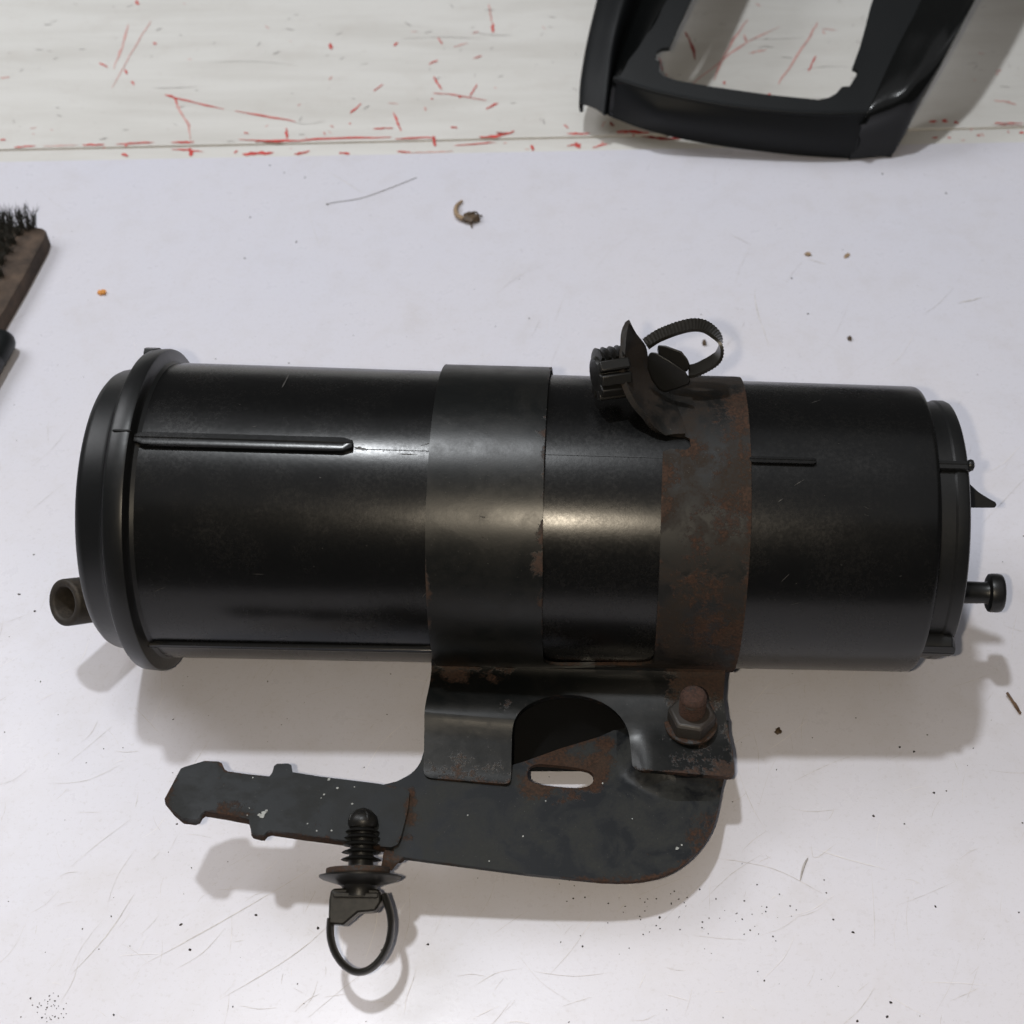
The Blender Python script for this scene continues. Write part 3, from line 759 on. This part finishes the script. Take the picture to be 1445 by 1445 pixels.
# bolt and nut on the flap
zn = flap_z(ynut, xnut) 
nb = Vector((xnut, ynut + (xnut + 40) * -0.026, zn))
ua = Vector((0.02, 0.10, 1)).normalized()
hx = []
x_, y_, _ = frame_of(ua)
def hexring(t, r, rot=0.35): return [nb + ua * t + (x_ * math.cos(rot + i * math.pi / 3) + y_ * math.sin(rot + i * math.pi / 3)) * r for i in range(6)]
rings = [(0, 30), (1.5, 33), (23, 33), (27, 29.5)]
vs = [p for t, r in rings for p in hexring(t, r)]; fs = []
for j in range(3):
    for i in range(6): fs.append((j * 6 + i, j * 6 + (i + 1) % 6, j * 6 + 6 + (i + 1) % 6, j * 6 + 6 + i))
fs += [tuple(range(5, -1, -1)), tuple(range(18, 24))]
mk('nut', vs, fs, MAT_NUT, flap, smooth=30, bevel=1.8)
v, f = revolve(nb, ua, [(-1, 36), (2.5, 36), (3, 34), (3, 10)], 40)
mk('washer', v, f, MAT_RUST, flap)
bp = [(0, 16)]
t = 26
while t < 58: bp += [(t, 16.2), (t + 1.6, 18.3), (t + 2.6, 18.3)]; t += 4.6
bp += [(60, 17), (63, 14), (64, 6)]
v, f = revolve(nb, ua, bp, 32)
mk('bolt', v, f, MAT_BOLT, flap, smooth=28)
# tab bent out of the right strap
TR = [[(887, 457, 172), (889, 456, 171), (891, 457, 170)], [(884, 472, 178), (890, 471, 164), (898, 470, 150)], [(883, 487, 182), (895, 487, 160), (911, 487, 138)], [(881, 507, 185), (896, 506, 157), (915, 505, 128)],
      [(881, 527, 187), (898, 526, 152), (920, 525, 118)], [(888, 549, 188), (907, 547, 148), (936, 545, 112)], [(898, 568, 188), (918, 564, 154), (950, 560, 122)], [(912, 585, 186), (930, 581, 163), (958, 578, 145)],
      [(923, 602, 183), (940, 598, 172), (964, 595, 162)], [(939, 614, 178), (950, 612, 177), (967, 611, 176)]]
v, f = loft([[P(*p) for p in r] for r in TR], 4, 3, 8, tdir=-NN - RT * .4)
tab = mk('bracket_tab', v, f, MAT_RSTRAP, can, smooth=40, bevel=1.0)

# ------------------------------------------------------------------ push-in cable tie on the strap tab (sub-parts under one part)
cu = Vector((0, 0, 0))
sd = (RT * -0.95 - UP * 0.16 + NN * 0.26).normalized()           # stem points left
so = P(878, 523, 156)
su_ = (UP - sd * UP.dot(sd)).normalized(); sv_ = sd.cross(su_)
core = revolve(so, sd, [(-4, 12), (-3, 24), (35, 24), (38, 22), (39, 14)], 24)
clipA = mk('cable_clip', *core, MAT_CLIP, can, label='push-in clip with cable tie on the bent strap tab')
for i in range(4):
    t = -1 + i * 9.6
    v, f = revolve(so, sd, [(t, 23), (t + 1, 33), (t + 4.5, 34.5), (t + 5.5, 31), (t + 6, 22)], 32, x=su_, arc=(-1.0, 1.6))
    mk('stem_rib', v, f, MAT_CLIP, clipA)
for an in (-1.32, -1.92, -2.52, -3.12, 2.4):
    c = su_ * math.cos(an) + sv_ * math.sin(an); q = su_ * -math.sin(an) + sv_ * math.cos(an)
    pts = [so + sd * t + c * r + q * s for t, r, s in ((-2, 22, -7), (38, 21, -7), (38, 21, 7), (-2, 22, 7))]
    v, f = prism(pts, c * 13)
    mk('stem_flute', v, f, MAT_CLIP, clipA, bevel=1.8)
wp = [(914, 503), (918, 496), (926, 497), (945, 508), (967, 523), (975, 536), (972, 542), (955, 548), (938, 553), (930, 549), (920, 536), (914, 520)]
v, f = prism([P(x, y, 160 + (x - 914) * .35 - (y - 520) * .62) for x, y in wp], D_ * 9)
mk('clip_wing', v, f, MAT_CLIP, clipA, bevel=2)
hp = [(928, 486), (940, 487), (962, 495), (970, 505), (974, 514), (972, 521), (958, 527), (940, 520), (930, 508)]
v, f = prism([P(x, y, 152 - (y - 505) * .45 + (x - 950) * .3) for x, y in hp], D_ * 24)
mk('tie_head', v, f, MAT_CLIP, clipA, bevel=2.5)
lp = [(911, 485), (926, 475), (941, 468), (958, 462), (976, 458), (991, 459), (1003, 465), (1013, 475), (1017, 486), (1015, 499), (1008, 508), (995, 516), (982, 522), (972, 524)]
path = catmull([P(x, y, 142 + 8 * math.sin(i / 13 * 3.1)) for i, (x, y) in enumerate(lp)], 7)
v, f = strip(path, NN * 0.72 - UP * 0.66, 24, 5.2, True)
mk('tie_loop', v, f, MAT_TIE, clipA, smooth=20)

# ------------------------------------------------------------------ push-in cable tie at the plate's corner
a2 = Vector((0.0, math.cos(math.radians(20)), math.sin(math.radians(20))))
B2 = G(508, 1240, 104)
core = revolve(B2, a2, [(-22, 20), (-14, 20), (-6, 24), (0, 30), (3, 24), (8, 16), (64, 14), (66, 18)], 32)
clipB = mk('cable_clip', *core, MAT_CLIP, can, label='push-in clip with cable tie hanging below the bracket arm')
def disc(t, r, h=4, up=5): return revolve(B2, a2, [(t, 12), (t + 1, r - 1), (t + h * .5, r), (t + h, r - 2), (t + h + up, 13)], 36)
for t, r in ((22, 25.5), (31, 25), (40, 24), (49, 23), (57, 21.5)):
    mk('stem_fin', *disc(t, r, 3, 4), MAT_CLIP, clipB)
# slotted dome
dome = revolve(B2, a2, [(64, 17), (68, 19), (72, 19), (77, 17.5), (82, 13), (85, 7), (86, 1)], 32)
mk('stem_tip', *dome, MAT_CLIP, clipB)
for an in (0.5, 0.5 + math.pi / 2):
    x2, y2, _ = frame_of(a2); c = x2 * math.cos(an) + y2 * math.sin(an); q = x2 * -math.sin(an) + y2 * math.cos(an)
    pts = [B2 + a2 * t + c * s + q * 2.2 for t, s in ((71, -20), (79, -18), (86, -10), (89, 0), (86, 10), (79, 18), (71, 20))]
    v, f = prism(pts, q * -4.4); mk('tip_cross', v, f, MAT_CLIP, clipB, bevel=.8)
v, f = revolve(B2, a2, [(-9, 21), (-6, 30), (-1, 47), (1.5, 51), (3.5, 51.5), (3, 47), (0, 30), (0, 12)], 56, close=False)
mk('clip_washer', v, f, MAT_CLIP, clipB)
n2 = RT.cross(a2).normalized()
def on2(px, py, off=0): return onplane(px, py, B2 + n2 * off, n2)
hp = [(466, 1257), (470, 1253), (500, 1252), (534, 1254), (537, 1260), (537, 1273), (529, 1285), (505, 1287), (484, 1305), (463, 1303), (464, 1270)]
if n2.z < 0: n2 = -n2
v, f = prism([on2(x, y, 14) for x, y in hp], n2 * -27)
mk('tie_head', v, f, MAT_TIE, clipB, bevel=3)
v, f = prism([on2(x, y, 17) for x, y in [(468, 1258), (534, 1259), (533, 1267), (470, 1266)]], n2 * -6)
mk('tie_head_ridge', v, f, MAT_TIE, clipB, bevel=1.5)
lp = [(467, 1296), (466, 1310), (467, 1325), (473, 1344), (485, 1361), (502, 1371), (520, 1368), (537, 1353), (548, 1332), (552, 1310), (551, 1292), (547, 1276), (542, 1262)]
path = catmull([on2(x, y, 2) for x, y in lp], 6)
v, f = tube(path, 13.0, 14, side=n2, ry=4.6)
mk('tie_loop', v, f, MAT_TIE, clipB)
# rusty ear of the bracket that the clip is pushed through
x2, y2, _ = frame_of(a2)
ear = []
for i in range(28):
    an = 2 * math.pi * i / 28; r = 40 + 3 * math.sin(3 * an + 1)
    ear.append(B2 + a2 * 5 + (x2 * math.cos(an) * r + y2 * math.sin(an) * r))
v, f = prism(ear, a2 * 8)
mk('bracket_ear', v, f, MAT_RUST, can, bevel=2, smooth=30)
q0 = [plate_map(545, 1190) - PN * 4, plate_map(558, 1196) - PN * 4, plate_map(574, 1203) - PN * 4]
q1 = [G(541, 1206, 118), G(552, 1211, 116), G(564, 1214, 114)]
q2 = [G(538, 1222, 109), G(546, 1226, 107), G(553, 1228, 105)]
v, f = loft([q0, q1, q2], 3, 4, 9, tdir=Vector((0, 0, -1)))
mk('ear_neck', v, f, MAT_RUST, can, bevel=1.5)

# ================================================================== console trim at the back
def zl(py): return 140 + (110 - max(py, -30)) * 0.62
def zr(py): return 107 + (158 - max(py, -40)) * 0.52
def ztop(px, py):
    t = max(0, min(1, (px - 880) / 340.0)); return zl(py) * (1 - t) + zr(py) * t
con = thing('console_trim', 'black plastic vehicle console frame with an open window lying behind the canister', 'console trim', G(1040, 215, 0))
def con_map(px, py): return G(px, py, ztop(px, py))
c_out = smooth2([(866, 110), (900, 122), (940, 133), (1020, 148), (1100, 157), (1170, 160), (1223, 159)], 3, False) + [(1262, 80), (1300, 0), (1352, -110), (1392, -200), (1062, -200), (1010, -110), (941, 0), (900, 68)]
c_hole = [(1220, 42), (1214, 64), (1203, 94), (1211, 98), (1207, 108), (1199, 121), (1188, 122), (1180, 131), (1170, 137), (1155, 140), (1085, 133), (1000, 121), (950, 112), (936, 107), (930, 100), (931, 86), (925, 83), (927, 72), (934, 67), (945, 66), (958, 36), (975, 0), (1030, -110), (1050, -150), (1065, -158), (1240, -158), (1256, -148), (1250, -60), (1228, 10)]
v, f, at = sheet(c_out, [c_hole], con_map, 12, 16, 14)
mk('top_frame', v, f, MAT_CONSOLE, con, smooth=35, bevel=2)
bot = [(857, 163, 56), (900, 180, 36), (960, 196, 20), (1020, 207, 11), (1100, 217, 5), (1160, 222, 2), (1204, 224, 1)]
mid = [(861, 135, 100), (916, 158, 92), (948, 166, 86), (1020, 179, 72), (1100, 188, 64), (1160, 193, 58), (1212, 193, 54)]
top = [(866, 110, zl(110)), (903, 123, ztop(903, 123)), (945, 134, ztop(945, 134)), (1020, 148, ztop(1020, 148)), (1100, 157, ztop(1100, 157)), (1165, 160, ztop(1165, 160)), (1223, 159, ztop(1223, 159))]
v, f = loft([[G(*p) for p in r] for r in (bot, mid, top)], 5, 4, 10, tdir=Vector((0, 1, 0)))
mk('front_panel', v, f, MAT_CONSOLE, con, smooth=35, bevel=2)
# left channel wall and outer side panel
outer = [(818, 146, 60), (820, 108, 85), (829, 55, 118), (842, 0, 150), (868, -110, 205), (890, -200, 205)]
oedge = [(853, 160, 66), (859, 110, 104), (866, 62, 134), (882, 0, 172), (918, -110, 225), (948, -200, 225)]
chan = [(857, 162, 54), (863, 113, 86), (876, 66, 108), (900, 0, 145), (948, -110, 190), (985, -200, 190)]
wtop = [(860, 162, 58), (867, 110, 139), (900, 68, ztop(900, 68) - 2), (941, 0, ztop(941, 0) - 2), (1010, -110, ztop(1010, -110) - 2), (1062, -200, ztop(1062, -200) - 2)]
rows = []
for t_, c_ in zip(wtop, chan):
    A = G(*t_); B = G(*c_); rows.append([A, A * .5 + B * .5 + Vector((3, 0, 4)), B])
v, f = loft(rows, 4, 6, 8, tdir=Vector((1, 0, -.3)))
mk('channel_wall', v, f, MAT_GLOSS, con, smooth=40)
rows = []
for a, b, c in zip(outer, oedge, chan):
    A = G(*a); B = G(*b); C2 = G(*c)
    rows.append([A - Vector((0, 0, 45 if a[1] < 140 else 20)), A, A * .5 + B * .5 + Vector((0, 0, 5)), B, C2 + Vector((2, 0, 0))])
v, f = loft(rows, 5, 6, 7, tdir=Vector((.6, .3, -1)))
mk('side_panel', v, f, MAT_CONSOLE, con, smooth=45, label='satin side panel beside the deep channel')
bead = catmull([G(x, y, z - 2) for x, y, z in top], 6)
v, f = tube(bead, 5.0, 10)
mk('crease_bead', v, f, MAT_CONSOLE, con)
# right glossy side panel
gro = [(1198, 225, 1.5), (1211, 190, 55), (1225, 157, 107), (1259, 80, zr(80)), (1300, 0, zr(0)), (1352, -110, zr(-110)), (1392, -200, zr(-200))]
oe = [(1257, 221, 2), (1276, 190, 44), (1293, 156, 88), (1330, 90, 150), (1377, 0, 215), (1435, -110, 245), (1480, -200, 245)]
rows = []
for a, b in zip(gro, oe):
    A = G(*a); B = G(*b); q = 0.15 if a[1] > 200 else 1.0
    def pt(f_, dz):
        m_ = A + (B - A) * f_; m_.z = max(m_.z, A.z + dz * q); return m_
    rows.append([A - Vector((0, 0, 1)), pt(.05, 2), pt(.42, 11), pt(.80, 19), B, Vector((B.x - 40, B.y + 30, max(0.6, B.z - 130)))])
v, f = loft(rows, 4, 6, 8, tdir=Vector((-.5, .5, -1)))
mk('side_panel', v, f, MAT_GLOSS, con, smooth=45, label='glossy black side panel with bright highlights')
# rear cross bar of the frame
v, f = prism([G(1040, -200, 195), G(1400, -200, 192), G(1400, -200, 60), G(1040, -200, 60)], Vector((0, 30, 0)))
mk('rear_bar', v, f, MAT_CONSOLE, con, bevel=3)

# ================================================================== brush and handle at the left edge
br = thing('scrub_brush', 'grimy brown wooden brush with dark bristles lying at the table edge', 'brush', G(-40, 420, 0))
bo = [(-178, 330), (-68, 318), (2, 319), (46, 320), (60, 322), (65, 326), (61, 338), (32, 392), (-3, 452), (-38, 510), (-178, 560)]
v, f, at = sheet(bo, [], lambda x, y: G(x, y, 34), 32, 14, 14)
mk('block', v, f, MAT_WOOD, br, bevel=5, smooth=30)
rb = random.Random(5); parts = []
def tuft(p, n, ln, spread, lean):
    for i in range(n):
        d = Vector((lean.x + rb.gauss(0, spread), lean.y + rb.gauss(0, spread), 1 + rb.gauss(0, .1))).normalized()
        b = p + Vector((rb.gauss(0, 4), rb.gauss(0, 4), -2)); l = ln * rb.uniform(.75, 1.1)
        x, y, _ = frame_of(d); r = 1.1
        k = len(parts)
        vs = [b + (x * math.cos(q) + y * math.sin(q)) * r for q in (0, 2.1, 4.2)] + [b + d * l * .6 + (x * math.cos(q) + y * math.sin(q)) * r * .8 for q in (0, 2.1, 4.2)] + [b + d * l + Vector((rb.gauss(0, 5), rb.gauss(0, 5), 0))]
        fs = [(0, 1, 4, 3), (1, 2, 5, 4), (2, 0, 3, 5), (3, 4, 6), (4, 5, 6), (5, 3, 6)]
        parts.append((vs, fs))
for rw, y0 in enumerate((323, 332, 343, 356, 372, 390, 410)):
    for c in range(15):
        x = -150 + c * 14 + (rw % 2) * 6 + rb.uniform(-3, 3)
        if x > 44 - rw * 9: continue
        tuft(G(x, y0 + rb.uniform(-2, 2), 34), 30, 50 if rw == 0 else 26, .2, Vector((.03, .25, 0)))
v, f = join(*parts)
mk('bristles', v, f, MAT_BRISTLE, br, smooth=None, kind='stuff')
rod_a = G(3, 480, 26); rod_b = G(-120, 690, 26); dr = (rod_b - rod_a).normalized(); LR = (rod_b - rod_a).length
v, f = revolve(rod_a - dr * 14, dr, [(0, 4), (1.5, 13), (5, 19), (11, 23), (20, 25), (60, 25), (62, 24), (66, 24), (68, 25), (LR, 25)], 40)
mk('tool_handle', v, f, MAT_ROD, None, label='black rounded tool handle end beside the brown brush', cat='handle')

# ================================================================== small litter on the sheet
pts = [(652, 283, 3), (645, 289, 5), (643, 297, 7), (646, 304, 8), (654, 308, 8)]
path = catmull([G(x, y, z) for x, y, z in pts], 5)
hk = thing('dried_husk', 'curled tan and brown dried husk lying between console trim and canister', 'husk', G(655, 305, 0))
v, f = tube(path, [2.2 + 2.6 * math.sin(min(1, i / 14) * 1.6) for i in range(len(path))], 10)
mk('husk_tail', v, f, MAT_HUSK, hk)
rk = random.Random(8)
bmh = bmesh.new(); bmesh.ops.create_icosphere(bmh, subdivisions=3, radius=1)
c0 = G(664, 307, 7)
vs = []
for q in bmh.verts:
    d = q.co; k_ = 1 + 0.55 * noise.noise(d * 1.7 + Vector((3, 1, 2))) + .25 * noise.noise(d * 4)
    vs.append(Vector((c0.x + d.x * 15 * k_, c0.y + d.y * 13 * k_, max(0.5, c0.z + d.z * 8 * k_))))
fs = [tuple(q.index for q in fc.verts) for fc in bmh.faces]
mk('husk_body', vs, fs, MAT_HUSKD, hk, smooth=50)
v, f = tube(catmull([G(655, 307, 10), G(663, 300, 16), G(672, 299, 14), G(675, 303, 8), G(680, 304, 2)], 4), 1.6, 8)
mk('husk_leg', v, f, MAT_HUSKD, hk)
v, f = tube(catmull([G(663, 312, 5), G(665, 317, 4), G(666, 321, 1.5)], 4), 1.5, 8)
mk('husk_leg', v, f, MAT_HUSKD, hk)
def lump(name, px, py, sx, sy, sz, mat, label, cat, seed, rot=0):
    c = G(px, py, sz * .75); vs = []
    for q in bmh.verts:
        d = q.co; k_ = 1 + 0.5 * noise.noise(d * 1.6 + Vector((seed, seed * 2, 0))) + .25 * noise.noise(d * 3.7 + Vector((seed, 0, 0)))
        x, y = d.x * sx * k_, d.y * sy * k_
        vs.append(Vector((c.x + x * math.cos(rot) - y * math.sin(rot), c.y + x * math.sin(rot) + y * math.cos(rot), max(0.3, c.z + d.z * sz * k_))))
    return mk(name, vs, fs, mat, None, smooth=50, label=label, cat=cat)
lump('crumb', 144, 412, 7.5, 6, 4, MAT_ORANGE, 'small orange crumb lying between the brush and canister cap', 'crumb', 1)
lump('seed', 1199, 477, 3.4, 5.5, 3, MAT_HUSKD, 'small dark brown seed lying clear of the ribless canister end', 'seed', 4)
lump('seed', 994, 483, 3.6, 6.5, 3.5, MAT_HUSKD, 'small brown seed seen through the upper cable tie loop', 'seed', 6)
lump('crumb', 1140, 358, 6, 4, 3, MAT_HUSK, 'tan crumb on the sheet in front of the console trim', 'crumb', 9)
lump('crumb', 1098, 1031, 4.5, 5, 3, MAT_HUSKD, 'dark brown crumb in the canister shadow beside the nut', 'crumb', 12)
lump('crumb', 1195, 360, 7, 4, 1.6, MAT_HUSK, 'flat pale tan flake lying beside a tan crumb', 'flake', 15, .9)
v, f = tube(catmull([G(1421, 977, 6), G(1429, 989, 4), G(1435, 999, 3), G(1440, 1006, 3)], 4), 2.0, 8)
v2, f2 = tube(catmull([G(1429, 989, 4), G(1433, 992, 7), G(1438, 1001, 8)], 4), 1.2, 6)
mk('twig', *join((v, f), (v2, f2)), MAT_TWIG, None, label='thin brown splinter in the shadow off the plugged canister end', cat='splinter')
v, f = tube(catmull([G(461, 288, 1), G(472, 285, 1), G(510, 279, 1), G(550, 265, 1), G(588, 250, 1)], 5), [2.2] * 2 + [.55] * 19, 6)
mk('hair', v, f, MAT_HAIR, None, label='fine dark hair with a thick end beside the dried husk', cat='hair')
v, f = tube(catmull([G(1140, 1210, 1.2), G(1134, 1222, 1.2), G(1129, 1242, 1.2)], 6), [1.6 * math.sin(.3 + 2.6 * i / 12) for i in range(13)], 6)
mk('fibre', v, f, MAT_GREYMARK, None, label='short grey curved fibre near the rounded bracket plate corner', cat='fibre')
bmh.free()
